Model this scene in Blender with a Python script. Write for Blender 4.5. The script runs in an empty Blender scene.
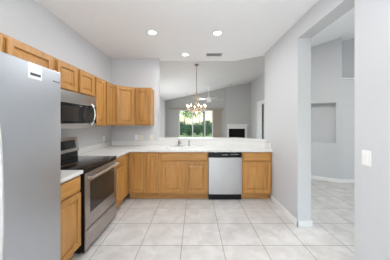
import bpy, bmesh, math, random
from mathutils import Vector, Matrix

random.seed(7)
scene = bpy.context.scene
COL = scene.collection

# ------------------------------------------------------------ camera
HORIZON, FPX, EYE = 122.0, 188.0, 1.42
cam_data = bpy.data.cameras.new('camera')
cam_data.sensor_width = 36.0
cam_data.lens = 36.0 * FPX / 390.0
cam_data.shift_y = (HORIZON - 130.0) / 390.0
cam_data.clip_start = 0.02
cam_data.clip_end = 300
cam = bpy.data.objects.new('camera', cam_data)
COL.objects.link(cam)
cam.location = (0, 0, EYE)
cam.rotation_euler = (math.pi / 2, 0, 0)
scene.camera = cam

# ------------------------------------------------------------ world, sun, exposure
world = bpy.data.worlds.new('world')
scene.world = world
world.use_nodes = True
wn = world.node_tree
wn.nodes.clear()
wo = wn.nodes.new('ShaderNodeOutputWorld')
bg = wn.nodes.new('ShaderNodeBackground')
sky = wn.nodes.new('ShaderNodeTexSky')
sky.sky_type = 'NISHITA'
sky.sun_disc = False
sky.sun_elevation = math.radians(52)
sky.sun_rotation = math.radians(200)
sky.air_density = 1.3
sky.dust_density = 1.2
bg.inputs['Strength'].default_value = 0.40
wn.links.new(sky.outputs[0], bg.inputs[0])
wn.links.new(bg.outputs[0], wo.inputs[0])

def add_light(name, kind, loc, rot, energy, color=(1, 1, 1), size=1.0, size_y=None, **kw):
    d = bpy.data.lights.new(name, kind)
    d.energy = energy
    d.color = color
    if kind == 'AREA':
        d.size = size
        if size_y:
            d.shape = 'RECTANGLE'
            d.size_y = size_y
    for k, v in kw.items():
        setattr(d, k, v)
    o = bpy.data.objects.new(name, d)
    COL.objects.link(o)
    o.location = loc
    o.rotation_euler = rot
    return o

PI = math.pi
add_light('sun', 'SUN', (0, 15, 12), (math.radians(38), 0, math.radians(25)), 4.5, (1, .96, .89), angle=0.02)
# added fill light at an invented window behind the camera (faces +y)
add_light('nook_fill_light', 'AREA', (-0.2, -2.93, 1.45), (PI / 2, 0, 0), 30, (.95, .975, 1), 3.0, 2.3)
# added fill lights at unseen, invented hall windows (faces +y, and from the side facing -x)
add_light('entry_fill_light', 'AREA', (3.5, -2.93, 1.6), (PI / 2, 0, 0), 9, (.95, .975, 1), 2.6, 2.6)
add_light('hall_fill_light', 'AREA', (5.42, 1.8, 1.7), (PI / 2, 0, PI / 2), 42, (.95, .975, 1), 2.4, 2.4)
# daylight through the far sliding door (faces -y) and added fill at an invented side window (faces +x)
add_light('sliding_door_daylight', 'AREA', (0.06, 12.16, 1.1), (-PI / 2, 0, 0), 55, (.93, .97, 1), 2.1, 2.0)
add_light('living_fill_light', 'AREA', (-1.85, 8.4, 1.35), (PI / 2, 0, -PI / 2), 72, (.95, .975, 1), 3.0, 1.8)
# added upward fill light behind the camera, brightens the ceiling
add_light('ceiling_fill_light', 'AREA', (0, -0.9, 1.75), (PI, 0, 0), 120, (.95, .98, 1), 1.2)

scene.view_settings.view_transform = 'Standard'
scene.view_settings.look = 'None'
scene.view_settings.exposure = -0.01
scene.view_settings.gamma = 1.0
scene.view_settings.use_curve_mapping = False
try:
    scene.cycles.use_denoising = True
    scene.cycles.max_bounces = 10
    scene.cycles.diffuse_bounces = 6
    scene.cycles.sample_clamp_indirect = 6
except Exception:
    pass

# ------------------------------------------------------------ materials
def new_mat(name):
    m = bpy.data.materials.new(name)
    m.use_nodes = True
    nt = m.node_tree
    b = nt.nodes['Principled BSDF']
    return m, nt, b

def plain(name, color, rough=.6, metal=0.0, noise=.03, nscale=12, bump=0.0, bscale=200, spec=None):
    """solid colour with a little procedural mottling and optional bump"""
    m, nt, b = new_mat(name)
    tc = nt.nodes.new('ShaderNodeTexCoord')
    n = nt.nodes.new('ShaderNodeTexNoise')
    n.inputs['Scale'].default_value = nscale
    r = nt.nodes.new('ShaderNodeValToRGB')
    c = Vector(color)
    r.color_ramp.elements[0].color = (*(c * (1 - noise)), 1)
    r.color_ramp.elements[1].color = (*[min(1, v * (1 + noise)) for v in c], 1)
    nt.links.new(tc.outputs['Object'], n.inputs['Vector'])
    nt.links.new(n.outputs['Fac'], r.inputs['Fac'])
    nt.links.new(r.outputs['Color'], b.inputs['Base Color'])
    b.inputs['Roughness'].default_value = rough
    b.inputs['Metallic'].default_value = metal
    if spec is not None:
        b.inputs['Specular IOR Level'].default_value = spec
    if bump:
        n2 = nt.nodes.new('ShaderNodeTexNoise')
        n2.inputs['Scale'].default_value = bscale
        bp = nt.nodes.new('ShaderNodeBump')
        bp.inputs['Strength'].default_value = bump
        bp.inputs['Distance'].default_value = .002
        nt.links.new(tc.outputs['Object'], n2.inputs['Vector'])
        nt.links.new(n2.outputs['Fac'], bp.inputs['Height'])
        nt.links.new(bp.outputs['Normal'], b.inputs['Normal'])
    return m

def oak(name, axis='z'):
    m, nt, b = new_mat(name)
    tc = nt.nodes.new('ShaderNodeTexCoord')
    mp = nt.nodes.new('ShaderNodeMapping')
    mp.inputs['Scale'].default_value = (1, 1, .07) if axis == 'z' else (.07, 1, 1)
    oi = nt.nodes.new('ShaderNodeObjectInfo')
    n = nt.nodes.new('ShaderNodeTexNoise')
    n.noise_dimensions = '4D'
    n.inputs['Scale'].default_value = 34
    n.inputs['Detail'].default_value = 5
    mul = nt.nodes.new('ShaderNodeMath'); mul.operation = 'MULTIPLY'; mul.inputs[1].default_value = 30
    nt.links.new(oi.outputs['Random'], mul.inputs[0])
    nt.links.new(mul.outputs[0], n.inputs['W'])
    r = nt.nodes.new('ShaderNodeValToRGB')
    e = r.color_ramp.elements
    e[0].position = .30; e[0].color = (.33, .145, .034, 1)
    e[1].position = .72; e[1].color = (.50, .258, .074, 1)
    k = r.color_ramp.elements.new(.5); k.color = (.43, .208, .054, 1)
    nt.links.new(tc.outputs['Object'], mp.inputs['Vector'])
    nt.links.new(mp.outputs[0], n.inputs['Vector'])
    nt.links.new(n.outputs['Fac'], r.inputs['Fac'])
    hsv = nt.nodes.new('ShaderNodeHueSaturation')
    mr = nt.nodes.new('ShaderNodeMapRange')
    mr.inputs['To Min'].default_value = .92; mr.inputs['To Max'].default_value = 1.08
    nt.links.new(oi.outputs['Random'], mr.inputs['Value'])
    nt.links.new(mr.outputs[0], hsv.inputs['Value'])
    nt.links.new(r.outputs['Color'], hsv.inputs['Color'])
    nt.links.new(hsv.outputs['Color'], b.inputs['Base Color'])
    b.inputs['Roughness'].default_value = .38
    return m

def steel(name, color=(.62, .62, .63), rough=.30, axis='z'):
    m, nt, b = new_mat(name)
    tc = nt.nodes.new('ShaderNodeTexCoord')
    mp = nt.nodes.new('ShaderNodeMapping')
    mp.inputs['Scale'].default_value = (1, 1, .02) if axis == 'z' else (.02, .02, 1)
    n = nt.nodes.new('ShaderNodeTexNoise')
    n.inputs['Scale'].default_value = 260
    nt.links.new(tc.outputs['Object'], mp.inputs['Vector'])
    nt.links.new(mp.outputs[0], n.inputs['Vector'])
    mr = nt.nodes.new('ShaderNodeMapRange')
    mr.inputs['To Min'].default_value = rough - .06; mr.inputs['To Max'].default_value = rough + .08
    nt.links.new(n.outputs['Fac'], mr.inputs['Value'])
    nt.links.new(mr.outputs[0], b.inputs['Roughness'])
    b.inputs['Base Color'].default_value = (*color, 1)
    b.inputs['Metallic'].default_value = .92
    return m

def tile_floor(name):
    m, nt, b = new_mat(name)
    tc = nt.nodes.new('ShaderNodeTexCoord')
    mp = nt.nodes.new('ShaderNodeMapping')
    mp.inputs['Location'].default_value = (.153, -.286, 0)
    br = nt.nodes.new('ShaderNodeTexBrick')
    br.offset = 0; br.squash = 1
    br.inputs['Scale'].default_value = 1
    br.inputs['Brick Width'].default_value = .469
    br.inputs['Row Height'].default_value = .469
    br.inputs['Mortar Size'].default_value = .0042
    br.inputs['Mortar Smooth'].default_value = .2
    br.inputs['Bias'].default_value = 0
    br.inputs['Color1'].default_value = (.93, .93, .93, 1)
    br.inputs['Color2'].default_value = (1, 1, 1, 1)
    br.inputs['Mortar'].default_value = (.40, .38, .36, 1)
    nt.links.new(tc.outputs['Object'], mp.inputs['Vector'])
    nt.links.new(mp.outputs[0], br.inputs['Vector'])
    n = nt.nodes.new('ShaderNodeTexNoise')
    n.inputs['Scale'].default_value = 5.5
    n.inputs['Detail'].default_value = 7
    n.inputs['Roughness'].default_value = .6
    n.inputs['Distortion'].default_value = .6
    nt.links.new(tc.outputs['Object'], n.inputs['Vector'])
    r = nt.nodes.new('ShaderNodeValToRGB')
    e = r.color_ramp.elements
    e[0].position = .34; e[0].color = (.50, .475, .45, 1)
    e[1].position = .68; e[1].color = (.63, .615, .595, 1)
    nt.links.new(n.outputs['Fac'], r.inputs['Fac'])
    mx = nt.nodes.new('ShaderNodeMixRGB'); mx.blend_type = 'MULTIPLY'; mx.inputs['Fac'].default_value = 1
    nt.links.new(r.outputs['Color'], mx.inputs['Color1'])
    nt.links.new(br.outputs['Color'], mx.inputs['Color2'])
    nt.links.new(mx.outputs['Color'], b.inputs['Base Color'])
    b.inputs['Roughness'].default_value = .42
    bp = nt.nodes.new('ShaderNodeBump'); bp.invert = True
    bp.inputs['Strength'].default_value = .3; bp.inputs['Distance'].default_value = .002
    nt.links.new(br.outputs['Fac'], bp.inputs['Height'])
    nt.links.new(bp.outputs['Normal'], b.inputs['Normal'])
    return m

def emit(name, color, strength):
    m, nt, b = new_mat(name)
    b.inputs['Base Color'].default_value = (*color, 1)
    b.inputs['Emission Color'].default_value = (*color, 1)
    b.inputs['Emission Strength'].default_value = strength
    return m

def pane_glass(name):
    m = bpy.data.materials.new(name); m.use_nodes = True
    nt = m.node_tree; nt.nodes.clear()
    out = nt.nodes.new('ShaderNodeOutputMaterial')
    tr = nt.nodes.new('ShaderNodeBsdfTransparent'); tr.inputs[0].default_value = (.93, .96, .95, 1)
    gl = nt.nodes.new('ShaderNodeBsdfGlossy'); gl.inputs['Roughness'].default_value = .02
    fr = nt.nodes.new('ShaderNodeFresnel'); fr.inputs['IOR'].default_value = 1.45
    mx = nt.nodes.new('ShaderNodeMixShader')
    nt.links.new(fr.outputs[0], mx.inputs[0])
    nt.links.new(tr.outputs[0], mx.inputs[1])
    nt.links.new(gl.outputs[0], mx.inputs[2])
    nt.links.new(mx.outputs[0], out.inputs[0])
    return m

M = {}
M['wall'] = plain('wall_paint', (.585, .597, .613), .75, bump=.15, bscale=140, noise=.012)
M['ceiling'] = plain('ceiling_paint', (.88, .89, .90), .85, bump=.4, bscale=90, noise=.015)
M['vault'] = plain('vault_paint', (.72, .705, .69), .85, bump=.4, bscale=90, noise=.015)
M['living'] = plain('living_paint', (.55, .545, .54), .8, bump=.15, bscale=140, noise=.012)
M['trim'] = plain('trim_paint', (.82, .82, .82), .45, noise=.01)
M['floor'] = tile_floor('floor_tile')
M['oak'] = oak('oak_upright_grain', 'z')
M['oak_h'] = oak('oak_level_grain', 'x')
M['oak_dark'] = plain('oak_shadow_gap', (.33, .16, .055), .5, noise=.15, nscale=40)
M['quartz'] = plain('white_quartz', (.73, .725, .71), .25, noise=.025, nscale=60)
M['steel'] = steel('brushed_steel', (.54, .54, .55))
M['steel_h'] = steel('brushed_steel_level', (.42, .405, .39), axis='x')
M['steel_warm'] = steel('warm_steel', (.42, .385, .36), .28, axis='x')
M['steel_fridge'] = steel('fridge_steel', (.51, .535, .57), .40)
M['chrome'] = plain('chrome', (.80, .79, .77), .12, metal=1.0, noise=.01)
M['black_glass'] = plain('black_glass', (.010, .010, .011), .07, noise=.05, spec=.33)
M['smoked'] = plain('smoked_glass', (.030, .025, .022), .12, noise=.05, spec=.30)
M['door_glass'] = plain('dark_door_glass', (.010, .010, .011), .10, noise=.05, spec=.22)
M['handle_steel'] = plain('satin_handle_steel', (.82, .83, .83), .35, metal=.8, noise=.02)
M['nickel'] = plain('brushed_nickel', (.42, .41, .40), .3, metal=.9, noise=.05)
M['black'] = plain('black_plastic', (.010, .010, .011), .35, noise=.1, spec=.22)
M['darkgrey'] = plain('dark_grey_plastic', (.10, .10, .11), .4, noise=.1)
M['ring'] = plain('burner_ring_grey', (.09, .09, .09), .2, noise=.1)
M['white_plastic'] = plain('white_plastic', (.85, .85, .84), .4, noise=.01)
M['almond'] = plain('almond_plastic', (.75, .71, .60), .4, noise=.01)
M['paper'] = plain('sticker_paper', (.86, .87, .89), .7, noise=.01)
M['ink'] = plain('sticker_ink', (.06, .06, .07), .6, noise=.02)
M['ink_light'] = plain('sticker_faint_ink', (.55, .58, .66), .6, noise=.02)
M['bronze'] = plain('aged_bronze', (.36, .27, .19), .35, metal=.7, noise=.1)
M['gold'] = plain('antique_gold', (.66, .54, .40), .3, metal=.6, noise=.1)
M['candle'] = plain('ivory_candle_sleeve', (.85, .80, .70), .5, noise=.02)
M['lens'] = emit('lit_lamp_lens', (1, .98, .95), 6)
M['bulb'] = emit('candle_bulb_glow', (1, .80, .55), 5)
M['glass'] = pane_glass('window_glass')
M['vent'] = plain('vent_grey', (.72, .72, .73), .5, noise=.02)
M['vent_dark'] = plain('vent_duct_dark', (.45, .45, .46), .7, noise=.02)
M['blind'] = plain('beige_blind_fabric', (.80, .73, .65), .8, noise=.04)
M['rail'] = plain('taupe_headrail', (.40, .35, .29), .6, noise=.04)
M['off_lens'] = plain('unlit_lamp_baffle', (.34, .33, .32), .6, noise=.03)
M['soot'] = plain('soot_black', (.008, .008, .008), .9, noise=.1)
M['grass'] = plain('lawn_grass', (.28, .36, .15), .95, noise=.35, nscale=9)
M['patio'] = plain('patio_concrete', (.62, .59, .55), .9, noise=.06, nscale=5)
M['bark'] = plain('tree_bark', (.10, .075, .055), .9, noise=.3, nscale=20)
M['leaf_dark'] = plain('dark_green_leaf', (.045, .13, .06), .6, noise=.5, nscale=4)
M['leaf_mid'] = plain('mid_green_leaf', (.10, .21, .07), .6, noise=.5, nscale=4)
M['leaf_pale'] = plain('pale_green_leaf', (.42, .52, .22), .6, noise=.4, nscale=4)

# ------------------------------------------------------------ helpers
def link(o, parent=None):
    COL.objects.link(o)
    if parent is not None:
        o.parent = parent
    return o

def mesh_obj(name, bm, mats, parent=None, smooth=False, loc=None):
    me = bpy.data.meshes.new(name)
    bmesh.ops.recalc_face_normals(bm, faces=bm.faces[:])
    bm.to_mesh(me); bm.free()
    if not isinstance(mats, (list, tuple)):
        mats = [mats]
    for m in mats:
        me.materials.append(m)
    if smooth:
        for p in me.polygons:
            p.use_smooth = True
        try:
            me.set_sharp_from_angle(angle=math.radians(35))
        except Exception:
            pass
    o = bpy.data.objects.new(name, me)
    if loc is not None:
        o.location = loc
    return link(o, parent)

def tag(o, label, cat, group=None):
    o['label'] = label; o['category'] = cat
    if group: o['group'] = group
    return o

def thing(name, label, cat, loc=(0, 0, 0), rz=0.0, group=None):
    o = bpy.data.objects.new(name, None)
    o.empty_display_size = .1
    COL.objects.link(o)
    o.location = loc; o.rotation_euler = (0, 0, rz)
    return tag(o, label, cat, group)

def struct(name, bm, mat, parent=None, smooth=False):
    o = mesh_obj(name, bm, mat, parent, smooth)
    if parent is None:
        o['kind'] = 'structure'
    return o

def box(bm, x0, x1, y0, y1, z0, z1, bevel=0.0, mat=0, seg=2):
    co = [(x, y, z) for x in (x0, x1) for y in (y0, y1) for z in (z0, z1)]
    v = [bm.verts.new(c) for c in co]
    fs = [(0, 1, 3, 2), (4, 6, 7, 5), (0, 4, 5, 1), (2, 3, 7, 6), (0, 2, 6, 4), (1, 5, 7, 3)]
    faces = [bm.faces.new([v[i] for i in f]) for f in fs]
    for f in faces: f.material_index = mat
    if bevel > 0:
        ed = list({e for f in faces for e in f.edges})
        r = bmesh.ops.bevel(bm, geom=ed, offset=bevel, segments=seg, affect='EDGES', profile=.6)
        for f in r['faces']: f.material_index = mat
    return faces

def prism(bm, poly, z0, z1, mat=0):
    lo = [bm.verts.new((x, y, z0)) for x, y in poly]
    hi = [bm.verts.new((x, y, z1)) for x, y in poly]
    n = len(poly)
    fs = [bm.faces.new(lo), bm.faces.new(hi)]
    for i in range(n):
        fs.append(bm.faces.new((lo[i], lo[(i + 1) % n], hi[(i + 1) % n], hi[i])))
    for f in fs: f.material_index = mat

def tube(bm, pts, r, n=10, mat=0, caps=True):
    pts = [Vector(p) for p in pts]
    rs = r if isinstance(r, (list, tuple)) else [r] * len(pts)
    rings = []
    up = Vector((0, 0, 1))
    for i, p in enumerate(pts):
        d = (pts[min(i + 1, len(pts) - 1)] - pts[max(i - 1, 0)]).normalized()
        a = up if abs(d.dot(up)) < .95 else Vector((1, 0, 0))
        u = d.cross(a).normalized(); w = d.cross(u).normalized()
        rings.append([bm.verts.new(p + rs[i] * (math.cos(t) * u + math.sin(t) * w))
                      for t in [2 * PI * k / n for k in range(n)]])
    for a, b in zip(rings, rings[1:]):
        for k in range(n):
            f = bm.faces.new((a[k], a[(k + 1) % n], b[(k + 1) % n], b[k])); f.material_index = mat
    if caps:
        for q in (rings[0], rings[-1]):
            f = bm.faces.new(q); f.material_index = mat

def lathe(bm, prof, c=(0, 0, 0), n=20, mat=0):
    """prof: list of (radius, z) around a vertical axis at c"""
    rings = []
    for r, z in prof:
        r = max(r, .0004)
        rings.append([bm.verts.new((c[0] + r * math.cos(2 * PI * k / n), c[1] + r * math.sin(2 * PI * k / n), c[2] + z)) for k in range(n)])
    for a, b in zip(rings, rings[1:]):
        for k in range(n):
            f = bm.faces.new((a[k], a[(k + 1) % n], b[(k + 1) % n], b[k])); f.material_index = mat
    for q in (rings[0], rings[-1]):
        f = bm.faces.new(q); f.material_index = mat

def ringed_panel(bm, x0, x1, z0, z1, yf, prof, mat=0):
    """panel facing -y whose back plane is yf; prof = [(inset, out)]"""
    rings = []
    for ins, out in prof:
        y = yf - out
        rings.append([bm.verts.new(c) for c in ((x0 + ins, y, z0 + ins), (x1 - ins, y, z0 + ins), (x1 - ins, y, z1 - ins), (x0 + ins, y, z1 - ins))])
    bm.faces.new(rings[0]).material_index = mat
    for a, b in zip(rings, rings[1:]):
        for k in range(4):
            bm.faces.new((a[k], a[(k + 1) % 4], b[(k + 1) % 4], b[k])).material_index = mat
    bm.faces.new(rings[-1]).material_index = mat

DOOR_PROF = [(.008, 0), (.008, .004), (0, .005), (0, .019), (.004, .023), (.050, .023), (.052, .008), (.062, .007), (.092, .020), (.095, .020)]
SMALL_PROF = [(.008, 0), (.008, .004), (0, .005), (0, .019), (.004, .023), (.040, .023), (.042, .008), (.050, .007), (.072, .020), (.075, .020)]
DRAWER_PROF = [(.008, 0), (.008, .004), (0, .005), (0, .014), (.004, .018), (.014, .023), (.018, .023)]

def B():
    return bmesh.new()

def door(parent, x0, x1, z0, z1, yf=0.0):
    bm = B()
    prof = DOOR_PROF if (x1 - x0) > .27 else SMALL_PROF
    w, h = x1 - x0, z1 - z0
    ringed_panel(bm, -w / 2, w / 2, 0, h, 0, prof)
    return mesh_obj('door', bm, M['oak'], parent, loc=((x0 + x1) / 2, yf - .001, z0))

def drawer(parent, x0, x1, z0, z1, yf=0.0, name='drawer_front'):
    bm = B()
    w = x1 - x0
    ringed_panel(bm, -w / 2, w / 2, 0, z1 - z0, 0, DRAWER_PROF)
    return mesh_obj(name, bm, M['oak_h'], parent, loc=((x0 + x1) / 2, yf - .001, z0))

# ------------------------------------------------------------ the setting
WX, RX, CEIL = -1.82, 1.40, 2.80         # left wall, right wall, kitchen ceiling
BY, BT = 4.08, .17                       # pass-through wall and its thickness
YB = -3.0                                # wall behind the camera
FARY = 12.30
LX0, LX1 = -1.90, 3.58                   # living room side walls
HX = 5.5
def vault_z(x): return 2.80 + .21 * (x + 1.87)
def hall_z(x): return 3.40 + .20 * (x - 3.40)

bm = B(); box(bm, -2.2, 5.9, YB - .2, FARY + .12, -.12, 0); struct('floor', bm, M['floor'])

bm = B(); prism(bm, [(WX - .15, YB - .15), (1.58, YB - .15), (1.58, 3.60), (1.40, 3.70), (.85, BY), (WX - .15, BY)], CEIL, CEIL + .12)
struct('ceiling', bm, M['ceiling'])
# bulkhead over the pass-through, its underside level with the kitchen ceiling
bm = B(); prism(bm, [(WX - .15, BY), (.85, BY), (1.40, 3.70), (1.58, 3.60), (1.58, 3.80), (.89, BY + BT), (WX - .15, BY + BT)], CEIL, 4.2)
struct('trim_bulkhead', bm, M['ceiling'])

bm = B(); box(bm, WX - .15, WX, YB, BY, 0, CEIL); struct('wall_left', bm, M['wall'])
# back wall: full height left piece, half wall with an angled return under the opening
bm = B(); box(bm, WX - .15, -.79, BY, BY + BT, 0, CEIL)
struct('wall_back', bm, M['wall'])
bm = B(); prism(bm, [(-.79, BY), (.85, BY), (1.40, 3.70), (1.40, 3.88), (.89, BY + BT), (-.79, BY + BT)], 0, 1.035)
struct('wall_half', bm, M['wall'])
bm = B(); prism(bm, [(-.788, BY - .025), (.842, BY - .025), (1.398, 3.67), (1.44, 3.905), (.90, BY + BT + .03), (-.788, BY + BT + .03)], 1.036, 1.072)
struct('trim_bar_ledge', bm, M['quartz'])

# right wall with the wide opening to the hall
bm = B()
box(bm, RX, RX + .18, 2.56, 3.78, 0, CEIL)            # far pier
box(bm, RX, RX + .18, 1.65, 2.56, 2.56, CEIL)         # header
box(bm, RX, RX + .18, YB, 1.65, 0, CEIL)              # near wall
struct('wall_right', bm, M['wall'])
bm = B(); box(bm, RX, RX + .18, YB, 3.80, CEIL + .12, 4.2); struct('wall_upper_right', bm, M['wall'])

def baseboard(name, pts, t=.014, h=.08):
    """pts: polyline on the floor, board offset to the left of travel"""
    bm = B()
    for (a, b) in zip(pts, pts[1:]):
        a = Vector(a); b = Vector(b)
        d = (b - a).normalized(); n = Vector((-d.y, d.x))
        a2 = a - d * 0.0
        prism(bm, [tuple(a2), tuple(b), tuple(b + n * t), tuple(a2 + n * t)], .001, h - .01)
        prism(bm, [tuple(a2), tuple(b), tuple(b + n * t * .6), tuple(a2 + n * t * .6)], h - .01, h)
    return struct(name, bm, M['trim'])

baseboard('baseboard_right', [(RX, 2.546), (RX, 3.415)])
baseboard('baseboard_pier', [(RX + .194, 2.56), (RX - .014, 2.56)][::1], h=.08) if False else None
bm = B()
box(bm, RX - .014, RX + .194, 2.546, 2.56, .001, .08)
box(bm, RX + .18, RX + .194, 2.56, 3.78, .001, .08)
struct('baseboard_pier', bm, M['trim'])
bm = B(); box(bm, RX - .014, RX, YB, 1.65, .001, .08); box(bm, RX - .014, RX + .194, 1.65, 1.664, .001, .08); struct('baseboard_near', bm, M['trim'])

# wall behind the camera, with an opening for the added window
def wall_with_hole(name, horiz, pos, t, a0, a1, z1, h0, h1, hz0, hz1, mat):
    bm = B()
    def bx(p0, p1, q0, q1):
        if horiz: box(bm, p0, p1, pos, pos + t, q0, q1)
        else: box(bm, pos, pos + t, p0, p1, q0, q1)
    bx(a0, h0, 0, z1); bx(h1, a1, 0, z1)
    if hz0 > .01: bx(h0, h1, 0, hz0)
    bx(h0, h1, hz1, z1)
    return struct(name, bm, mat)

wall_with_hole('wall_rear', True, YB - .15, .15, WX - .15, 1.58, CEIL, -1.75, 1.3, .2, 2.62, M['wall'])
wall_with_hole('wall_entry', True, YB - .15, .15, 1.58, HX + .15, CEIL, 2.1, 4.9, .2, 2.7, M['wall'])
bm = B(); box(bm, 1.58, HX + .15, YB - .15, YB, CEIL, 4.2); struct('wall_upper_rear', bm, M['wall'])
# hall
wall_with_hole('wall_hall_side', False, HX, .15, YB, 5.24, 4.2, .5, 3.1, .4, 3.0, M['wall'])
bm = B()
v = [(x, y, hall_z(x)) for x, y in ((1.50, YB), (HX + .1, YB), (HX + .1, 5.26), (2.20, 5.26), (1.50, 3.80))]
lo = [bm.verts.new(p) for p in v]; hi = [bm.verts.new((p[0], p[1], p[2] + .1)) for p in v]
bm.faces.new(lo); bm.faces.new(hi)
for i in range(5): bm.faces.new((lo[i], lo[(i + 1) % 5], hi[(i + 1) % 5], hi[i]))
struct('ceiling_hall', bm, M['ceiling'])

# angled hall wall with a recessed niche
A0 = Vector((2.20, 5.239)); A1 = Vector((3.42, 4.380))
dA = (A1 - A0).normalized(); nA = Vector((-dA.y, dA.x))      # nA points away from the camera side
LA = (A1 - A0).length
def abox(bm, s0, s1, t0, t1, z0, z1):
    p = [A0 + dA * s0 + nA * t0, A0 + dA * s1 + nA * t0, A0 + dA * s1 + nA * t1, A0 + dA * s0 + nA * t1]
    prism(bm, [tuple(q) for q in p], z0, z1)
sP = ((Vector((3.332, 4.442))) - A0).length
bm = B()
abox(bm, 0, sP - .75, 0, .3, 0, 3.9); abox(bm, sP, LA, 0, .12, 0, 3.9)
abox(bm, sP - .75, sP, 0, .3, 0, .92); abox(bm, sP - .75, sP, 0, .3, 1.88, 3.9)
abox(bm, sP - .75, sP, .16, .3, .92, 1.88)
struct('wall_hall_angled', bm, M['wall'])
bm = B()
p = [A0, A1 + Vector((0, 0)), A1 - nA * .014 + dA * .004, A0 - nA * .014]
prism(bm, [tuple(q) for q in p], .001, .08)
box(bm, 3.42, HX, 4.386, 4.40, .001, .08)
struct('baseboard_hall', bm, M['trim'])
bm = B()
box(bm, 3.42, HX, 4.40, 4.55, 0, 2.42)
box(bm, 3.42, HX, 4.74, 4.86, 2.42, 4.0)
box(bm, 3.42, HX, 4.55, 4.86, 0, 2.42)
struct('wall_hall_end', bm, M['wall'])
bm = B(); box(bm, 3.425, HX, 4.375, 4.735, 2.421, 2.455, .004); struct('trim_plant_ledge', bm, M['trim'])
# bulkhead between hall and living room
bm = B(); prism(bm, [(1.58, 3.62), (2.20, 5.239), (2.06, 5.30), (1.44, 3.86)], CEIL, 4.3); struct('wall_upper_hall', bm, M['wall'])
bm = B(); prism(bm, [(2.20, 5.50), (2.22, 5.26), (3.58, 5.26), (3.73, 5.50)], 0, 4.3); struct('wall_divider', bm, M['living'])

# living room
wall_with_hole('wall_living_left', False, LX0 - .15, .15, BY + BT, FARY, 2.9, 6.8, 10.0, .4, 2.35, M['living'])
GX0, GX1, GZ = -1.06, 1.18, 2.20
bm = B()
box(bm, LX0 - .15, GX0, FARY, FARY + .15, 0, 4.4); box(bm, GX1, LX1 + .15, FARY, FARY + .15, 0, 4.4)
box(bm, GX0, GX1, FARY, FARY + .15, GZ, 4.4)
struct('wall_far', bm, M['living'])
bm = B()
DY0, DY1, DZ = 8.95, 10.72, 2.47
box(bm, LX1, LX1 + .15, 5.26, DY0, 0, 4.4); box(bm, LX1, LX1 + .15, DY1, FARY, 0, 4.4); box(bm, LX1, LX1 + .15, DY0, DY1, DZ, 4.4)
struct('wall_living_right', bm, M['living'])
bm = B()
xs = (LX0 - .1, LX1 + .1); ys = (BY + .1, FARY + .1)
lo = [bm.verts.new(p) for p in [(xs[0], ys[0], vault_z(xs[0])), (xs[1], ys[0], vault_z(xs[1])), (xs[1], ys[1], vault_z(xs[1])), (xs[0], ys[1], vault_z(xs[0]))]]
hi = [bm.verts.new(v.co + Vector((0, 0, .1))) for v in lo]
bm.faces.new(lo); bm.faces.new(hi)
for i in range(4): bm.faces.new((lo[i], lo[(i + 1) % 4], hi[(i + 1) % 4], hi[i]))
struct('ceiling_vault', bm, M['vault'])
# chimney breast around the fireplace
bm = B()
cx0, cx1, cy = 1.97, LX1 - .001, 12.10
fx0, fx1, fz0, fz1 = 2.17, 3.21, .10, .99
box(bm, cx0, fx0, cy, FARY, 0, 3.97); box(bm, fx1, cx1, cy, FARY, 0, 3.97)
box(bm, fx0, fx1, cy, FARY, fz1, 3.97); box(bm, fx0, fx1, cy, FARY, 0, fz0)
struct('wall_chimney_breast', bm, M['living'])
bm = B(); box(bm, LX0, LX0 + .014, BY + BT, FARY, .001, .09); box(bm, LX0 + .014, GX0, FARY - .014, FARY, .001, .09); box(bm, GX1 + .02, cx0, FARY - .014, FARY, .001, .09)
struct('baseboard_living', bm, M['trim'])

# window frames; rear, entry, hall and left-side ones are unseen, added for light
def window_unit(name, horiz, pos, a0, a1, z0, z1, mull, fw=.06, mat='trim'):
    bm = B()
    def bx(p0, p1, q0, q1, d0=.03, d1=.09):
        if horiz: box(bm, p0, p1, pos + d0, pos + d1, q0, q1)
        else: box(bm, pos + d0, pos + d1, p0, p1, q0, q1)
    bx(a0, a0 + fw, z0, z1); bx(a1 - fw, a1, z0, z1)
    bx(a0 + fw, a1 - fw, z1 - fw, z1); bx(a0 + fw, a1 - fw, z0, z0 + fw)
    for c in mull: bx(c - .03, c + .03, z0 + fw, z1 - fw)
    o = struct(name, bm, M[mat])
    bm = B()
    if horiz: box(bm, a0 + fw, a1 - fw, pos + .055, pos + .062, z0 + fw, z1 - fw)
    else: box(bm, pos + .055, pos + .062, a0 + fw, a1 - fw, z0 + fw, z1 - fw)
    mesh_obj('pane', bm, M['glass'], o)
    return o
window_unit('window_1', True, FARY, GX0, GX1, .0, GZ, [-.15, .65])
# glazed side door in the right wall of the living room
w2 = window_unit('window_2', False, LX1, DY0, DY1, .0, DZ, [9.85], fw=.09)
bm = B()
box(bm, LX1 - .02, LX1, DY1 - .02, DY1 + .11, 0, DZ + .1); box(bm, LX1 - .02, LX1, DY0 - .11, DY0 + .02, 0, DZ + .1); box(bm, LX1 - .02, LX1, DY0 + .02, DY1 - .02, DZ - .01, DZ + .1)
box(bm, LX1 + .001, LX1 + .03, 10.12, DY1 - .001, .0, DZ - .001)
mesh_obj('window_frame', bm, M['trim'], w2)
window_unit('added_window_3', True, YB - .15, -1.75, 1.3, .2, 2.62, [-.23])  # this and the next three windows are unseen, added to go with the fill lights
window_unit('added_window_5', True, YB - .15, 2.1, 4.9, .2, 2.7, [3.5])
window_unit('added_window_6', False, LX0 - .15, 6.8, 10.0, .4, 2.35, [8.4])
window_unit('added_window_4', False, HX, .5, 3.1, .4, 3.0, [1.8])

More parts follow.
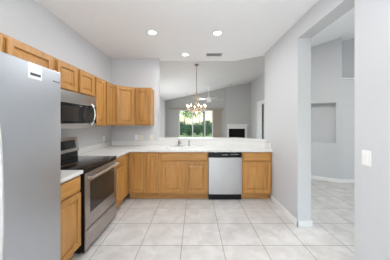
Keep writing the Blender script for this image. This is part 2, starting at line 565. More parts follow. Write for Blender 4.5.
# ------------------------------------------------------------ cabinets
def base_cabinet(label, loc, w, rz=0.0, drawers=(), doors=(), false_front=None, body_x0=0.0, depth=.60, hollow=False):
    """local x along the run, front faces -y, origin at front-left floor corner of the face"""
    t = thing('base_cabinet', label, 'cabinet', loc, rz, 'oak base cabinets')
    bm = B()
    if hollow:
        box(bm, 0, w, 0, .02, .115, .876); box(bm, 0, .018, .02, depth, .115, .876); box(bm, w - .018, w, .02, depth, .115, .876)
        box(bm, .018, w - .018, .02, depth, .115, .135)
    else:
        box(bm, body_x0, w, 0, depth, .115, .876, .0015, seg=1)
    mesh_obj('body', bm, M['oak'], t)
    bm = B(); box(bm, body_x0 + .001, w - .001, .07, .085, .001, .114)
    mesh_obj('toe_kick', bm, M['oak_h'], t)
    for x0, x1 in drawers: drawer(t, x0, x1, .715, .858)
    if false_front: drawer(t, *false_front, .715, .858, name='false_front')
    for x0, x1, z1 in doors: door(t, x0, x1, .135, z1)
    return t

LF = -1.21        # face of the left base run
BF = 3.42         # face of the back base run
base_cabinet('oak base cabinet with drawer and door between refrigerator and range', (LF, 1.472, 0), .508, PI / 2,
             [(.02, .488)], [(.02, .488, .69)])
base_cabinet('narrow oak base cabinet with drawer between range and inside corner', (LF, 2.79, 0), .625, PI / 2,
             [(.05, .385)], [(.05, .385, .69)])
base_cabinet('oak corner base cabinet with two full-height doors and no drawer', (-1.208, BF, 0), .556, 0,
             [], [(.043, .31, .85), (.345, .535, .85)], body_x0=0)
base_cabinet('wide oak base cabinet under the sink with false drawer front over two doors', (-.65, BF, 0), .888, 0,
             [], [(.035, .41, .69), (.47, .865, .69)], false_front=(.035, .865), hollow=True)
base_cabinet('oak base cabinet with drawer and door between dishwasher and right wall', (.856, BF, 0), .532, 0,
             [(.025, .507)], [(.025, .507, .69)], depth=.25)

def wall_cabinet(label, loc, w, z0, z1, rz=0.0, doors=(), depth=.315):
    t = thing('wall_cabinet', label, 'cabinet', (loc[0], loc[1], z0), rz, 'oak wall cabinets')
    bm = B(); box(bm, 0, w, 0, depth, 0, z1 - z0, .0015, seg=1)
    mesh_obj('body', bm, M['oak'], t)
    for x0, x1 in doors: door(t, x0, x1, .018, z1 - z0 - .022)
    return t
UF, U0, U1 = -1.50, 1.355, 2.112
wall_cabinet('short oak wall cabinet above the refrigerator at photo edge', (UF, .535, 0), .925, 1.83, U1, PI / 2, [(.02, .45), (.49, .91)])
wall_cabinet('oak wall cabinet directly behind the top of the refrigerator', (UF, 1.463, 0), .522, U0, U1, PI / 2, [(.022, .490)])
wall_cabinet('short two-door oak wall cabinet directly above the microwave', (UF, 1.988, 0), .795, 1.779, U1, PI / 2, [(.04, .372), (.432, .765)])
wall_cabinet('tall two-door oak wall cabinet between microwave and angled corner cabinet', (UF, 2.786, 0), .740, U0, U1, PI / 2, [(.03, .32), (.375, .66)])
# diagonal corner cabinet
t = thing('wall_cabinet', 'angled oak wall cabinet across the corner of the two walls', 'cabinet', (-1.50, 3.53, U0), 0, 'oak wall cabinets')
bm = B(); prism(bm, [(-.315, 0), (0, 0), (.285, .25), (.285, .545), (-.315, .545)], 0, U1 - U0)
mesh_obj('body', bm, M['oak'], t)
dv = Vector((.285, .25)); ang = math.atan2(.25, .285)
bm = B(); ww = dv.length - .034
ringed_panel(bm, -ww / 2, ww / 2, 0, U1 - U0 - .04, 0, DOOR_PROF)
dd = mesh_obj('door', bm, M['oak'], t)
nrm = Vector((dv.y, -dv.x)).normalized() * .001
dd.location = (dv.x / 2 + nrm.x, dv.y / 2 + nrm.y, .018); dd.rotation_euler = (0, 0, ang)
wall_cabinet('narrow oak wall cabinet on the back wall beside the pass-through', (-1.213, 3.782, 0), .328, U0, U1, 0, [(.030, .316)], depth=.296)

# ------------------------------------------------------------ countertops
CZ0, CZ1 = .878, .914
t = thing('countertop', 'short white quartz countertop between refrigerator and range', 'countertop', (-1.5, 1.75, CZ0), 0, 'white quartz countertops')
bm = B(); box(bm, WX + .003 + 1.5, -1.18 + 1.5, 1.468 - 1.75, 1.988 - 1.75, 0, CZ1 - CZ0, .003)
mesh_obj('slab', bm, M['quartz'], t)
bm = B(); box(bm, WX + .003 + 1.5, WX + .022 + 1.5, 1.468 - 1.75, 1.988 - 1.75, CZ1 - CZ0 + .0005, .136, .002)
mesh_obj('backsplash', bm, M['quartz'], t)

t = thing('countertop', 'long L-shaped white quartz countertop holding the sink', 'countertop', (0, 0, CZ0), 0, 'white quartz countertops')
h = CZ1 - CZ0
SX0, SX1, SY0, SY1 = -.56, .17, 3.475, 3.86
bm = B()
poly = [(-1.817, 2.788), (-1.18, 2.788), (-1.18, 3.39), (1.397, 3.39), (1.397, 3.695), (.845, BY - .003), (-1.817, BY - .003)]
# slab as abutting prisms around the sink cut-out
prism(bm, [(-1.817, 2.788), (-1.18, 2.788), (-1.18, 3.39), (-1.817, 3.39)], 0, h)
prism(bm, [(-1.817, 3.39), (SX0, 3.39), (SX0, BY - .003), (-1.817, BY - .003)], 0, h)
prism(bm, [(SX0, 3.39), (SX1, 3.39), (SX1, SY0), (SX0, SY0)], 0, h)
prism(bm, [(SX0, SY1), (SX1, SY1), (SX1, BY - .003), (SX0, BY - .003)], 0, h)
prism(bm, [(SX1, 3.39), (1.397, 3.39), (1.397, 3.695), (.845, BY - .003), (SX1, BY - .003)], 0, h)
mesh_obj('slab', bm, M['quartz'], t)
bm = B()
box(bm, -1.817, -1.798, 2.788, BY - .022, h + .0005, h + .10)
box(bm, -1.817, -.79, BY - .022, BY - .003, h + .0005, h + .10)
prism(bm, [(-.79, BY - .003), (-.79, BY - .022), (.839, BY - .022), (1.378, 3.684), (1.378, 3.42), (1.397, 3.42), (1.397, 3.696), (.845, BY - .003)], h + .0005, h + .118)
mesh_obj('backsplash', bm, M['quartz'], t)

# sink
t = thing('kitchen_sink', 'rectangular undermount sink set into the white countertop below the pass-through', 'sink', ((SX0 + SX1) / 2, (SY0 + SY1) / 2, .70))
bm = B()
w2_, d2_ = (SX1 - SX0) / 2 - .002, (SY1 - SY0) / 2 - .002
zr = .905 - .70
outer = [(-w2_, -d2_), (w2_, -d2_), (w2_, d2_), (-w2_, d2_)]
def ring(k, z): return [bm.verts.new((x - math.copysign(k, x), y - math.copysign(k, y), z)) for x, y in outer]
r0, r1, r2, r3, r4 = ring(0, .0), ring(0, zr), ring(.012, zr), ring(.02, .04), ring(.05, .02)
for a, b in ((r0, r1), (r1, r2), (r2, r3), (r3, r4)):
    for k in range(4): bm.faces.new((a[k], a[(k + 1) % 4], b[(k + 1) % 4], b[k]))
bm.faces.new(r4); bm.faces.new(r0)
mesh_obj('basin', bm, M['white_plastic'], t)
bm = B(); lathe(bm, [(.0, 0), (.045, 0), (.045, .004), (.03, .006), (0, .004)], (0, 0, .0205))
mesh_obj('drain', bm, M['chrome'], t, True)

# faucet
FXc, FYc = -.335, 3.955
t = thing('faucet', 'low brushed metal kitchen faucet on deck plate behind the sink', 'faucet', (FXc, FYc, CZ1))
bm = B()
box(bm, -.125, .125, -.026, .026, .001, .012, .005)
mesh_obj('base_plate', bm, M['nickel'], t, True)
bm = B(); lathe(bm, [(.03, .012), (.03, .02), (.024, .028), (.023, .075), (.027, .085), (.026, .10), (.01, .115)])
mesh_obj('body', bm, M['nickel'], t, True)
bm = B(); tube(bm, [(0, -.015, .07), (.01, -.06, .105), (.03, -.12, .115), (.045, -.17, .10), (.048, -.185, .075)], [.014, .013, .012, .012, .013], 12)
mesh_obj('spout', bm, M['nickel'], t, True)
bm = B(); tube(bm, [(0, 0, .108), (-.012, .005, .135), (-.045, .012, .15)], [.013, .009, .007], 10)
mesh_obj('handle', bm, M['nickel'], t, True)
t = thing('side_sprayer', 'small chrome side sprayer standing to the right of the faucet', 'sprayer', (-.125, 3.96, CZ1))
bm = B(); lathe(bm, [(.024, .001), (.024, .008), (.016, .014), (.014, .04)])
mesh_obj('base', bm, M['nickel'], t, True)
bm = B(); lathe(bm, [(.011, .041), (.013, .07), (.019, .095), (.019, .112), (.008, .118)])
mesh_obj('spray_head', bm, M['nickel'], t, True)

# ------------------------------------------------------------ refrigerator
FRX, FRY0, FRY1, FRZ = -1.04, .53, 1.462, 1.802
t = thing('refrigerator', 'tall stainless steel refrigerator cut by the photo edge beside white counter', 'refrigerator', (FRX, FRY0, 0), PI / 2)
fw = FRY1 - FRY0
bm = B(); box(bm, 0, fw, .075, .74, .03, FRZ - .015, .004); mesh_obj('cabinet_body', bm, M['darkgrey'], t)
split = .385
for i, (a, b) in enumerate(((.002, split - .003), (split + .003, fw - .001))):
    bm = B(); box(bm, a, b, 0, .068, .05, FRZ, .012, seg=3)
    d = mesh_obj('door', bm, M['steel_fridge'], t, True)
    s = 1 if i else -1
    hx = split + .034 if i else split - .05
    pts = []
    for k in range(17):
        u = k / 16; z = .42 + u * 1.15
        pts.append((hx, -.012 - .052 * math.sin(PI * u) ** .7, z))
    bm = B(); tube(bm, pts, .011, 12)
    box(bm, hx - .012, hx + .012, -.014, -.0005, .40, .45, .003); box(bm, hx - .012, hx + .012, -.014, -.0005, 1.54, 1.59, .003)
    mesh_obj('handle', bm, M['handle_steel'], d, True)
    d.name = 'door' if i == 0 else 'door.001'
    right_door = d
bm = B(); box(bm, .03, fw - .03, .05, .07, .008, .047); mesh_obj('toe_grille', bm, M['black'], t)
for sx in (.06, fw - .06):
    bm = B(); lathe(bm, [(.02, .0), (.02, .01), (.012, .012), (.012, .03)], (sx, .4, .0)); mesh_obj('foot', bm, M['black'], t, True)
# unreadable small nameplate on the right door
bm = B()
for k, wdt in enumerate((.010, .006, .004, .006, .004, .007, .005)):
    x = fw - .083 + k * .0095
    box(bm, x, x + wdt * .75, -.0016, -.0004, 1.716, 1.724 if k else 1.727)
mesh_obj('nameplate', bm, M['darkgrey'], right_door)

# paper sticker, its own thing on the right door
sy0, sy1, sz0, sz1 = 1.170, 1.276, 1.698, 1.797
sw, sh = sy1 - sy0, sz1 - sz0
t = thing('sticker', 'white paper sticker with dark band near the refrigerator door top', 'sticker', (FRX + .0006, sy0, sz0), PI / 2)
bm = B(); box(bm, 0, sw, -.0012, 0, 0, sh); mesh_obj('sheet', bm, M['paper'], t)
bm = B(); box(bm, sw * .14, sw * .90, -.0018, -.0013, sh * .20, sh * .37, 0); mesh_obj('dark_band', bm, M['ink'], t)
bm = B()
for r_ in range(5):
    z = sh * (.52 + r_ * .085)
    x = sw * .12
    while x < sw * .85:
        l = sw * random.uniform(.04, .12); box(bm, x, min(x + l, sw * .88), -.0018, -.0013, z, z + sh * .022); x += l + sw * .03
mesh_obj('printed_lines', bm, M['ink_light'], t)

# ------------------------------------------------------------ range
RY0, RY1, RXF = 1.992, 2.782, -1.162
t = thing('range', 'stainless electric range with black glass cooktop between the base cabinets', 'range', (RXF, RY0, 0), PI / 2)
w = RY1 - RY0
bm = B(); box(bm, 0.002, w - .002, .012, .62, .03, .893, .002); mesh_obj('body', bm, M['black'], t)
for sx in (.05, w - .05):
    for sy in (.09, .5):
        bm = B(); lathe(bm, [(.018, .0005), (.018, .01), (.01, .012), (.01, .032)], (sx, sy, 0)); mesh_obj('foot', bm, M['black'], t, True)
bm = B(); box(bm, -.001, w + .001, -.005, .565, .897, .921, .006, seg=3)
ct = mesh_obj('cooktop', bm, M['black_glass'], t, True)
for (cx, cy_, rr) in ((.20, .16, .105), (.58, .16, .085), (.20, .41, .075), (.58, .41, .105), (.39, .44, .05)):
    bm = B()
    for q in (rr, rr * .65):
        n = 40
        a = [bm.verts.new((cx + q * math.cos(2 * PI * k / n), cy_ + q * math.sin(2 * PI * k / n), .9216)) for k in range(n)]
        b = [bm.verts.new((cx + (q - .004) * math.cos(2 * PI * k / n), cy_ + (q - .004) * math.sin(2 * PI * k / n), .9216)) for k in range(n)]
        for k in range(n): bm.faces.new((a[k], a[(k + 1) % n], b[(k + 1) % n], b[k]))
    mesh_obj('burner_ring', bm, M['ring'], ct)
# oven door
bm = B()
box(bm, .003, w - .003, 0, .0115, .265, .868, .004)
od = mesh_obj('oven_door', bm, M['steel_warm'], t, True)
bm = B(); box(bm, .09, w - .09, -.004, -.0005, .42, .765, .0015); mesh_obj('window', bm, M['smoked'], od)
bm = B()
tube(bm, [(.035, -.045, .818), (w / 2, -.058, .822), (w - .035, -.045, .818)], .0125, 12)
for hx in (.05, w - .05): box(bm, hx - .013, hx + .013, -.045, -.0005, .803, .83, .003)
mesh_obj('handle', bm, M['steel'], od, True)
bm = B(); box(bm, .004, w - .004, .002, .0115, .872, .894, .003); mesh_obj('control_trim', bm, M['black'], t)
bm = B()
box(bm, .003, w - .003, 0, .0115, .045, .255, .004)
dr = mesh_obj('storage_drawer', bm, M['steel_warm'], t, True)
bm = B(); box(bm, .06, w - .06, -.006, -.0005, .205, .222, .002); mesh_obj('drawer_pull', bm, M['steel'], dr)
# backguard with slanted steel panel
bm = B()
prof = [(.568, .898), (.63, .898), (.63, 1.19), (.595, 1.19), (.558, 1.01), (.573, .99)]
def xprism(bm, prof, x0, x1, mat=0):
    a = [bm.verts.new((x0, y, z)) for y, z in prof]; b = [bm.verts.new((x1, y, z)) for y, z in prof]
    fs = [bm.faces.new(a), bm.faces.new(b)]
    n = len(prof)
    for i in range(n): fs.append(bm.faces.new((a[i], a[(i + 1) % n], b[(i + 1) % n], b[i])))
    for f in fs: f.material_index = mat
xprism(bm, prof, 0.002, w - .002)
bg_ = mesh_obj('backguard', bm, M['black'], t)
bm = B(); xprism(bm, [(.557, 1.008), (.594, 1.193), (.628, 1.193), (.628, 1.20), (.589, 1.20), (.551, 1.008)], 0.0, w)
cp = mesh_obj('control_panel', bm, M['steel_warm'], bg_)
bm = B(); xprism(bm, [(.557, 1.05), (.5785, 1.165), (.5735, 1.165), (.552, 1.05)], .15, w - .07)
mesh_obj('display', bm, M['black_glass'], bg_)

# ------------------------------------------------------------ microwave
MY0, MY1, MXF, MZ0, MZ1 = 1.992, 2.752, -1.445, 1.340, 1.774
t = thing('microwave', 'stainless over-the-range microwave with black glass door and curved chrome handle', 'microwave', (MXF, MY0, MZ0), PI / 2)
w = MY1 - MY0; h = MZ1 - MZ0
bm = B(); box(bm, 0, w, .03, .365, .0, h, .003); mesh_obj('body', bm, M['darkgrey'], t)
bm = B(); box(bm, 0, w, 0, .029, .0, h, .005); fr = mesh_obj('front_frame', bm, M['steel_h'], t, True)
bm = B(); box(bm, .006, w - .006, -.006, -.0005, .062, .300, .003); dr = mesh_obj('door', bm, M['door_glass'], t)
bm = B(); box(bm, .03, .33, -.0085, -.0065, .09, .265, .001); mesh_obj('window', bm, M['smoked'], dr)
bm = B()
n = 32; ell = [( .510 + .085 * math.cos(2 * PI * k / n), .181 + .105 * math.sin(2 * PI * k / n)) for k in range(n)]
a = [bm.verts.new((x, -.0065, z)) for x, z in ell]; b = [bm.verts.new((x, -.0085, z)) for x, z in ell]
bm.faces.new(a); bm.faces.new(b)
for k in range(n): bm.faces.new((a[k], a[(k + 1) % n], b[(k + 1) % n], b[k]))
mesh_obj('control_panel', bm, M['black'], dr)
bm = B()
for k in range(4): box(bm, .352 + k * .014, .361 + k * .014, -.0085, -.0065, .276, .284)
mesh_obj('badge', bm, M['chrome'], dr)
bm = B()
pts = []
for k in range(15):
    u = k / 14
    pts.append((.610 + .012 * math.sin(PI * u), -.012 - .040 * math.sin(PI * u) ** .6, .050 + u * .275))
tube(bm, pts, [.016 - .004 * math.sin(PI * k / 14) for k in range(15)], 12)
box(bm, .590, .645, -.018, -.0065, .035, .07, .005); box(bm, .590, .645, -.018, -.0065, .305, .335, .005)
mesh_obj('handle', bm, M['chrome'], dr, True)
bm = B(); box(bm, .1, w - .1, .06, .30, -.003, -.0005); mesh_obj('grease_filter', bm, M['darkgrey'], t)

# ------------------------------------------------------------ dishwasher
DX0, DX1 = .247, .847
t = thing('dishwasher', 'stainless dishwasher with black control strip between oak base cabinets', 'dishwasher', (DX0, BF, 0))
w = DX1 - DX0
bm = B(); box(bm, .002, w - .002, .01, .57, .10, .872, .002); mesh_obj('tub', bm, M['darkgrey'], t)
bm = B()
cols = 24
for q in range(cols + 1):      # gently bowed stainless skin
    x = w * q / cols
    y = -.018 - .011 * math.sin(PI * q / cols) ** .5
    vs = [bm.verts.new((x, .008, .115)), bm.verts.new((x, y, .115)), bm.verts.new((x, y, .775)), bm.verts.new((x, .008, .775))]
    if q:
        for i in range(4): bm.faces.new((prev[i], prev[(i + 1) % 4], vs[(i + 1) % 4], vs[i]))
    else: bm.faces.new(vs)
    prev = vs
bm.faces.new(prev)
dr = mesh_obj('door', bm, M['steel'], t, True)
bm = B(); box(bm, 0, w, -.026, .008, .779, .868, .004); cp = mesh_obj('control_panel', bm, M['black'], t)
bm = B()
for k in range(5): box(bm, .25 + k * .02, .262 + k * .02, -.0275, -.0265, .822, .832)
mesh_obj('badge', bm, M['chrome'], cp)
bm = B()
for k in range(6): box(bm, .40 + k * .025, .412 + k * .025, -.0275, -.0265, .832, .838)
mesh_obj('button', bm, M['vent'], cp)
bm = B()
bm.free()
for kx in (.13, w - .13):
    bm = B(); box(bm, kx - .02, kx + .02, -.024, .0, .8685, .8765); mesh_obj('mounting_tab', bm, M['chrome'], t)
bm = B(); box(bm, 0, w, .02, .035, .002, .099); mesh_obj('kick_plate', bm, M['black'], t)

# ------------------------------------------------------------ outlets and switches
def wall_plate(name, label, cat, loc, rz, wd, hd, mat, group=None, kind='outlet'):
    t = thing(name, label, cat, loc, rz, group)
    bm = B(); box(bm, -wd / 2, wd / 2, -.007, -.0005, -hd / 2, hd / 2, .002); mesh_obj('cover_plate', bm, M[mat], t)
    if kind == 'outlet':
        for z in (-.02, .02):
            bm = B(); box(bm, -.016, .016, -.009, -.0072, z - .013, z + .013, .002)
            s = mesh_obj('socket', bm, M[mat], t)
            bm = B(); box(bm, -.008, -.005, -.0096, -.0091, z - .004, z + .006); box(bm, .005, .008, -.0096, -.0091, z - .004, z + .006)
            mesh_obj('slot', bm, M['darkgrey'], s)
    else:
        bm = B(); box(bm, -.017, .017, -.0105, -.0072, -.033, .033, .002); mesh_obj('rocker', bm, M[mat], t)
    return t
wall_plate('outlet', 'white outlet plate on back wall, nearest the corner cabinets', 'outlet', (-1.265, BY, 1.083), 0, .072, .116, 'white_plastic', 'back wall plates')
wall_plate('light_switch', 'almond switch plate just right of the back-wall outlet under wall cabinet', 'light switch', (-1.165, BY, 1.083), 0, .085, .116, 'almond', 'back wall plates', 'switch')
wall_plate('light_switch', 'pale switch plate on back wall beside the pass-through edge', 'light switch', (-.944, BY, 1.083), 0, .072, .116, 'almond', 'back wall plates', 'switch')
wall_plate('outlet', 'white outlet plate on left wall above the counter beyond the range', 'outlet', (WX, 3.75, 1.083), PI / 2, .072, .116, 'white_plastic')
wall_plate('light_switch', 'white rocker light switch on the near right wall by the opening', 'light switch', (RX, 1.531, 1.127), -PI / 2, .080, .125, 'white_plastic', None, 'switch')

# ------------------------------------------------------------ ceiling fixtures
def downlight(x, y, label, vis=True, power=10.5, r=.078):
    t = thing('recessed_light', label, 'ceiling light', (x, y, CEIL), 0, 'lit recessed ceiling lights')
    bm = B()
    n = 28
    prof = [(r, -.001), (r, -.006), (r - .004, -.010), (r - .016, -.010), (r - .02, -.004), (r - .02, -.001)]
    rings = [[bm.verts.new((q * math.cos(2 * PI * k / n), q * math.sin(2 * PI * k / n), z)) for k in range(n)] for q, z in prof]
    for a, b in zip(rings, rings[1:] + rings[:1]):
        for k in range(n): bm.faces.new((a[k], a[(k + 1) % n], b[(k + 1) % n], b[k]))
    mesh_obj('trim_ring', bm, M['trim'], t, True)
    bm = B(); lathe(bm, [(0, -.007), (r - .022, -.006), (r - .021, -.002), (0, -.0015)], n=28)
    mesh_obj('lens', bm, M['lens'], t, True)
    L = add_light('recessed_lamp', 'AREA', (0, 0, -.02), (0, 0, 0), power, (.98, .985, 1), .13, shape='DISK')
    L.parent = t
    return t
downlight(-.656, 2.89, 'lit round recessed ceiling light, the one above the range side')
downlight(.347, 2.91, 'lit round recessed ceiling light, nearer of the two on the right-wall side')
downlight(-.190, 3.84, 'lit round recessed ceiling light above the sink, farthest back, beside vent')
for (x, y, s) in ((-.6, 1.0, 'unseen lit recessed light overhead in front of the refrigerator'), (.4, 1.0, 'unseen lit recessed light overhead by the near right wall'),
                  (-.6, -1.2, 'unseen lit recessed light behind the camera, refrigerator side'), (.4, -1.2, 'unseen lit recessed light behind the camera, right-wall side')):
    downlight(x, y, s, power=6)  # out of view, added for more light from overhead and behind

# added hall fill lamp, unseen behind the header, brightens the angled wall
t = thing('recessed_light', 'added unseen fill light in the hall ceiling beyond the opening', 'ceiling light', (2.1, 2.7, hall_z(2.1)))
t.rotation_euler = (0, -math.atan(.20), 0)
bm = B(); lathe(bm, [(.078, -.002), (.078, -.010), (.06, -.010), (.058, -.002)], n=24); mesh_obj('trim_ring', bm, M['trim'], t, True)
bm = B(); lathe(bm, [(0, -.0115), (.055, -.011), (.056, -.0105), (0, -.0103)], n=24); mesh_obj('lens', bm, M['lens'], t, True)
L = add_light('hall_ceiling_fill', 'AREA', (0, 0, -.03), (0, 0, 0), 31, (1, .985, .96), .13, shape='DISK'); L.parent = t

t = thing('ceiling_vent', 'grey rectangular ceiling air vent beside the farthest recessed light', 'vent', (.39, 3.84, CEIL))
bm = B()
for a in ((-.165, .165, -.095, -.08), (-.165, .165, .08, .095), (-.165, -.15, -.08, .08), (.15, .165, -.08, .08)):
    box(bm, a[0], a[1], a[2], a[3], -.008, -.001)
mesh_obj('frame', bm, M['vent'], t)
bm = B(); box(bm, -.149, .149, -.079, .079, -.002, -.0008); mesh_obj('duct_backing', bm, M['vent_dark'], t)
for k in range(9):
    y = -.07 + k * .0175
    bm = B()
    xprism(bm, [(y - .006, -.0075), (y + .006, -.003), (y + .0068, -.004), (y - .005, -.0085)], -.149, .149)
    mesh_obj('slat', bm, M['vent'], t)

def dead_light(x, y, label):
    t = thing('recessed_light', label, 'ceiling light', (x, y, vault_z(x)), 0, 'unlit recessed lights in the vault')
    t.rotation_euler = (0, -math.atan(.21), 0)
    bm = B(); lathe(bm, [(.11, -.002), (.11, -.012), (.09, -.014), (.085, -.006), (.085, -.002)], n=24); mesh_obj('trim_ring', bm, M['vault'], t, True)
    bm = B(); lathe(bm, [(0, -.016), (.08, -.0155), (.084, -.0145), (0, -.0142)], n=24); mesh_obj('baffle', bm, M['off_lens'], t, True)
dead_light(-.51, 11.0, 'unlit recessed light in vaulted ceiling above the sliding door')
dead_light(2.12, 11.1, 'unlit recessed light in vaulted ceiling above the fireplace')

# ------------------------------------------------------------ chandelier
CX, CYY = .045, 5.84
cz = vault_z(CX)
t = thing('chandelier', 'gold candle-style chandelier hanging on a long rod beyond the pass-through', 'chandelier', (CX, CYY, 0))
bm = B(); lathe(bm, [(.072, cz - .002), (.070, cz - .02), (.045, cz - .045), (.015, cz - .055)]); mesh_obj('canopy', bm, M['bronze'], t, True)
bm = B(); tube(bm, [(0, 0, cz - .05), (0, 0, 2.34)], .008, 8)
for k in range(5): lathe(bm, [(.013, -.01), (.015, 0), (.013, .01)], (0, 0, 2.42 + k * .16), n=10)
mesh_obj('rod', bm, M['bronze'], t, True)
bm = B(); lathe(bm, [(.006, 2.36), (.03, 2.33), (.018, 2.30), (.035, 2.27), (.014, 2.20), (.016, 2.12), (.045, 2.06), (.05, 2.0), (.02, 1.95), (.028, 1.86), (.06, 1.80), (.055, 1.76), (.02, 1.72), (.024, 1.69), (.004, 1.665)], n=18)
mesh_obj('column', bm, M['gold'], t, True)
for k in range(6):        # crown scrolls
    a = 2 * PI * k / 6 + .3
    bm = B()
    pts = [(.02, 2.22), (.07, 2.26), (.10, 2.21), (.085, 2.14), (.045, 2.10)]
    tube(bm, [(r * math.cos(a), r * math.sin(a), z) for r, z in pts], .006, 8)
    mesh_obj('crown_scroll', bm, M['gold'], t, True)
for k in range(8):
    a = 2 * PI * k / 8 + .2
    ca, sa = math.cos(a), math.sin(a)
    bm = B()
    pts = [(.03, 1.83), (.08, 1.76), (.15, 1.725), (.22, 1.74), (.275, 1.785), (.29, 1.81)]
    tube(bm, [(r * ca, r * sa, z) for r, z in pts], [.010, .009, .008, .008, .008, .009], 8)
    pts = [(.06, 1.93), (.12, 1.90), (.16, 1.83), (.13, 1.77)]
    tube(bm, [(r * ca, r * sa, z) for r, z in pts], .005, 8)
    arm = mesh_obj('arm', bm, M['gold'], t, True)
    bm = B(); lathe(bm, [(.008, 1.805), (.036, 1.812), (.04, 1.824), (.016, 1.826)], (.29 * ca, .29 * sa, 0), n=14); mesh_obj('drip_pan', bm, M['gold'], arm, True)
    bm = B(); lathe(bm, [(.012, 1.827), (.012, 1.885), (.008, 1.888)], (.29 * ca, .29 * sa, 0), n=10); mesh_obj('candle_sleeve', bm, M['candle'], arm, True)
    bm = B(); lathe(bm, [(.008, 1.889), (.019, 1.905), (.021, 1.922), (.014, 1.945), (.003, 1.965)], (.29 * ca, .29 * sa, 0), n=12); mesh_obj('bulb', bm, M['bulb'], arm, True)
L = add_light('chandelier_lamp', 'POINT', (0, 0, 1.60), (0, 0, 0), 16, (1, .82, .62), shadow_soft_size=.12); L.parent = t

# ------------------------------------------------------------ ceiling fan
fxp, fyp = .75, 10.2
fz = vault_z(fxp)
t = thing('ceiling_fan', 'white ceiling fan with light kit on a downrod in the living room', 'ceiling fan', (fxp, fyp, 0))
mw = M['white_plastic']
bm = B(); lathe(bm, [(.07, fz + .01), (.07, fz - .03), (.03, fz - .08)]); mesh_obj('canopy', bm, mw, t, True)
bm = B(); tube(bm, [(0, 0, fz - .07), (0, 0, 2.77)], .016, 10); mesh_obj('downrod', bm, mw, t, True)
bm = B(); lathe(bm, [(.03, 2.80), (.09, 2.77), (.13, 2.73), (.13, 2.66), (.09, 2.62), (.06, 2.60)]); mesh_obj('motor_housing', bm, mw, t, True)
for k in range(5):
    a = 2 * PI * k / 5 + .12
    bm = B()
    ca, sa = math.cos(a), math.sin(a)
    sec = [(.20, .045), (.30, .06), (.55, .07), (.78, .075), (.81, .055)]
    top, bot = [], []
    for r, hw in sec:
        for s in (-1, 1):
            x, y = r * ca - s * hw * sa, r * sa + s * hw * ca
            zz = 2.66 + s * .012
            top.append(bm.verts.new((x, y, zz + .004))); bot.append(bm.verts.new((x, y, zz - .004)))
    for i in range(len(sec) - 1):
        j = 2 * i
        bm.faces.new((top[j], top[j + 1], top[j + 3], top[j + 2])); bm.faces.new((bot[j], bot[j + 2], bot[j + 3], bot[j + 1]))
        bm.faces.new((top[j], top[j + 2], bot[j + 2], bot[j])); bm.faces.new((top[j + 1], bot[j + 1], bot[j + 3], top[j + 3]))
    bm.faces.new((top[0], bot[0], bot[1], top[1])); bm.faces.new((top[-2], top[-1], bot[-1], bot[-2]))
    bl = mesh_obj('blade', bm, mw, t)
    bm = B(); tube(bm, [(.11 * ca, .11 * sa, 2.67), (.24 * ca, .24 * sa, 2.672)], .012, 8); mesh_obj('blade_bracket', bm, mw, bl, True)
for k in range(3):
    a = 2 * PI * k / 3 + .5
    bm = B(); lathe(bm, [(.018, 2.585), (.045, 2.55), (.06, 2.50), (.055, 2.498), (.0, 2.54)], (.085 * math.cos(a), .085 * math.sin(a), 0), n=14)
    tube(bm, [(0, 0, 2.60), (.085 * math.cos(a), .085 * math.sin(a), 2.58)], .01, 8)
    mesh_obj('lamp_shade', bm, mw, t, True)

# ------------------------------------------------------------ fireplace
t = thing('fireplace', 'white fireplace surround with black firebox against the far wall', 'fireplace', (2.69, cy, 0))
def fbx(name, mat, *boxes, bevel=.0):
    bm = B()
    for a in boxes: box(bm, a[0] - 2.69, a[1] - 2.69, a[2] - cy, a[3] - cy, a[4], a[5], bevel)
    return mesh_obj(name, bm, M[mat], t)
fbx('surround', 'trim', (2.08, fx0, cy - .04, cy - .001, .001, 1.23), (fx1, 3.34, cy - .04, cy - .001, .001, 1.23), (fx0, fx1, cy - .04, cy - .001, fz1, 1.23))
fbx('mantel_shelf', 'trim', (2.04, 3.42, cy - .17, cy - .001, 1.24, 1.29), (2.07, 3.38, cy - .12, cy - .001, 1.215, 1.239), bevel=.004)
fbx('firebox', 'soot', (fx0 + .001, fx1 - .001, cy + .15, cy + .19, fz0 + .001, fz1 - .001), (fx0 + .001, fx0 + .02, cy, cy + .15, fz0 + .001, fz1 - .001), (fx1 - .02, fx1 - .001, cy, cy + .15, fz0 + .001, fz1 - .001), (fx0 + .02, fx1 - .02, cy, cy + .15, fz1 - .02, fz1 - .001))
fbx('hearth', 'trim', (2.04, 3.42, cy - .4, cy - .045, .001, .05), bevel=.004)

# ------------------------------------------------------------ vertical blinds
t = thing('vertical_blinds', 'beige vertical blinds drawn open to the right of the sliding door', 'blinds', (0, 12.2, 0))
bm = B(); box(bm, -1.68, 1.83, -.05, .05, 2.235, 2.335, .004); mesh_obj('headrail', bm, M['rail'], t)
for k in range(17):
    x = 1.20 + k * .0315
    bm = B()
    a = math.radians(52)
    dx, dy = .044 * math.cos(a), .044 * math.sin(a)
    p = [(x - dx, -dy), (x + dx, dy), (x + dx + .0015, dy), (x - dx + .0015, -dy)]
    prism(bm, p, .03, 2.233)
    mesh_obj('vane', bm, M['blind'], t)

# ------------------------------------------------------------ garden
bm = B(); box(bm, -30, 40, FARY + .3, 60, -.25, -.12); box(bm, 3.9, 40, 2, FARY + .3, -.25, -.12); g = struct('ground_lawn', bm, M['grass'])
bm = B(); box(bm, -3.5, 4.6, FARY + .16, 15.0, -.119, -.04); struct('ground_patio', bm, M['patio'])

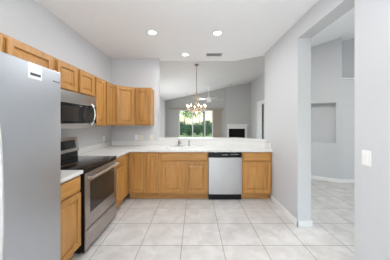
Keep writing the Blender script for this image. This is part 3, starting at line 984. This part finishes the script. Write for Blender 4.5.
def leaf_cloud(bm, c, rad, n, size, rnd):
    for _ in range(n):
        while True:
            p = Vector((rnd.uniform(-1, 1), rnd.uniform(-1, 1), rnd.uniform(-1, 1)))
            if .25 < p.length < 1: break
        # lumpy outline
        k = 1 + .18 * math.sin(5 * p.x + 3 * p.z) * math.cos(4 * p.y + 2)
        q = Vector((c[0] + p.x * rad[0] * k, c[1] + p.y * rad[1] * k, c[2] + p.z * rad[2] * k))
        u = Vector((rnd.gauss(0, 1), rnd.gauss(0, 1), rnd.gauss(0, .6))).normalized()
        v_ = u.cross(Vector((rnd.gauss(0, 1), rnd.gauss(0, 1), rnd.gauss(0, 1)))).normalized()
        s = size * rnd.uniform(.6, 1.3)
        vs = [bm.verts.new(q + d) for d in (-u * s, v_ * s * .45, u * s, -v_ * s * .45)]
        bm.faces.new(vs)

def shrub(x, y, w, h, mat, label, seed):
    rnd = random.Random(seed)
    t = thing('shrub', label, 'shrub', (x, y, -.12), 0, 'shrubs along the back of the garden')
    bm = B()
    for k in range(6):
        a = k * 1.05 + seed
        tube(bm, [(0.04 * math.cos(a), .04 * math.sin(a), 0), (w * .4 * math.cos(a), w * .3 * math.sin(a), h * .75)], [.025, .008], 6)
    mesh_obj('stem', bm, M['bark'], t)
    bm = B(); leaf_cloud(bm, (0, 0, h * .52), (w * .60, w * .36, h * .5), 1500, .085, rnd)
    mesh_obj('foliage', bm, M[mat], t)
names = ['dark green shrub at the sliding door view, nearest the side wall', 'dark rounded shrub second from the side wall beyond sliding door',
         'dark full shrub behind the first sliding door mullion', 'dark shrub in the middle of the sliding door view',
         'dark shrub just beside the tree trunk outside the sliding door', 'dark shrub behind the second sliding door mullion', 'dark tall shrub seen beside the stacked blinds']
for i, lb in enumerate(names):
    shrub(-2.6 + i * .97, 21.2 + (.0, 1.15)[i % 2], 1.2, 1.50 + .22 * math.sin(i * 1.7 + 1), 'leaf_dark', lb, 11 + i)

def tree(x, y, h, crown_r, mat, label, seed, lean=0.0, tr=.11):
    rnd = random.Random(seed)
    t = thing('tree', label, 'tree', (x, y, -.12), 0, 'garden trees')
    bm = B()
    top = Vector((lean, 0, h * .8))
    tube(bm, [(0, 0, 0), (lean * .3, .02, h * .3), (lean * .6, 0, h * .55), top], [tr, tr * .8, tr * .65, tr * .4], 10)
    mesh_obj('trunk', bm, M['bark'], t, True)
    for k in range(5):
        a = k * 1.26 + seed
        z0 = h * rnd.uniform(.38, .6)
        bm = B(); x0 = lean * z0 / (h * .8)
        tube(bm, [(x0, 0, z0), (x0 + crown_r * .45 * math.cos(a), crown_r * .45 * math.sin(a), z0 + h * .16), (x0 + crown_r * .8 * math.cos(a), crown_r * .8 * math.sin(a), z0 + h * .22)], [tr * .4, tr * .28, tr * .1], 7)
        mesh_obj('branch', bm, M['bark'], t, True)
    bm = B()
    for k in range(9):
        a = rnd.uniform(0, 2 * PI); r = crown_r * rnd.uniform(.1, .75)
        leaf_cloud(bm, (lean + r * math.cos(a), r * math.sin(a), h * rnd.uniform(.40, .92)), (crown_r * .42, crown_r * .42, crown_r * .30), 200, .10, rnd)
    mesh_obj('crown', bm, M[mat], t)
tree(.85, 17.0, 4.6, 1.9, 'leaf_mid', 'dark-trunked tree seen between the sliding door mullions', 3, -.1, .10)
tree(-1.5, 25.6, 5.2, 2.1, 'leaf_pale', 'pale green tree at the wall side of the sliding door view', 5, .3, .07)
tree(3.4, 25.6, 5.5, 2.2, 'leaf_pale', 'pale tree behind the blinds side of the sliding door', 8, -.3, .08)
tree(.7, 31, 6.5, 2.1, 'leaf_mid', 'slender distant tree behind the shrubs outside', 9, .1, .06)
tree(7.6, 12.0, 4.6, 2.0, 'leaf_mid', 'tree outside the glazed side door beyond the right living wall', 14, -.2, .10)
shrub_t = shrub(5.9, 14.6, 1.6, 1.5, 'leaf_dark', 'dark shrub outside the glazed side door of the living room', 44)
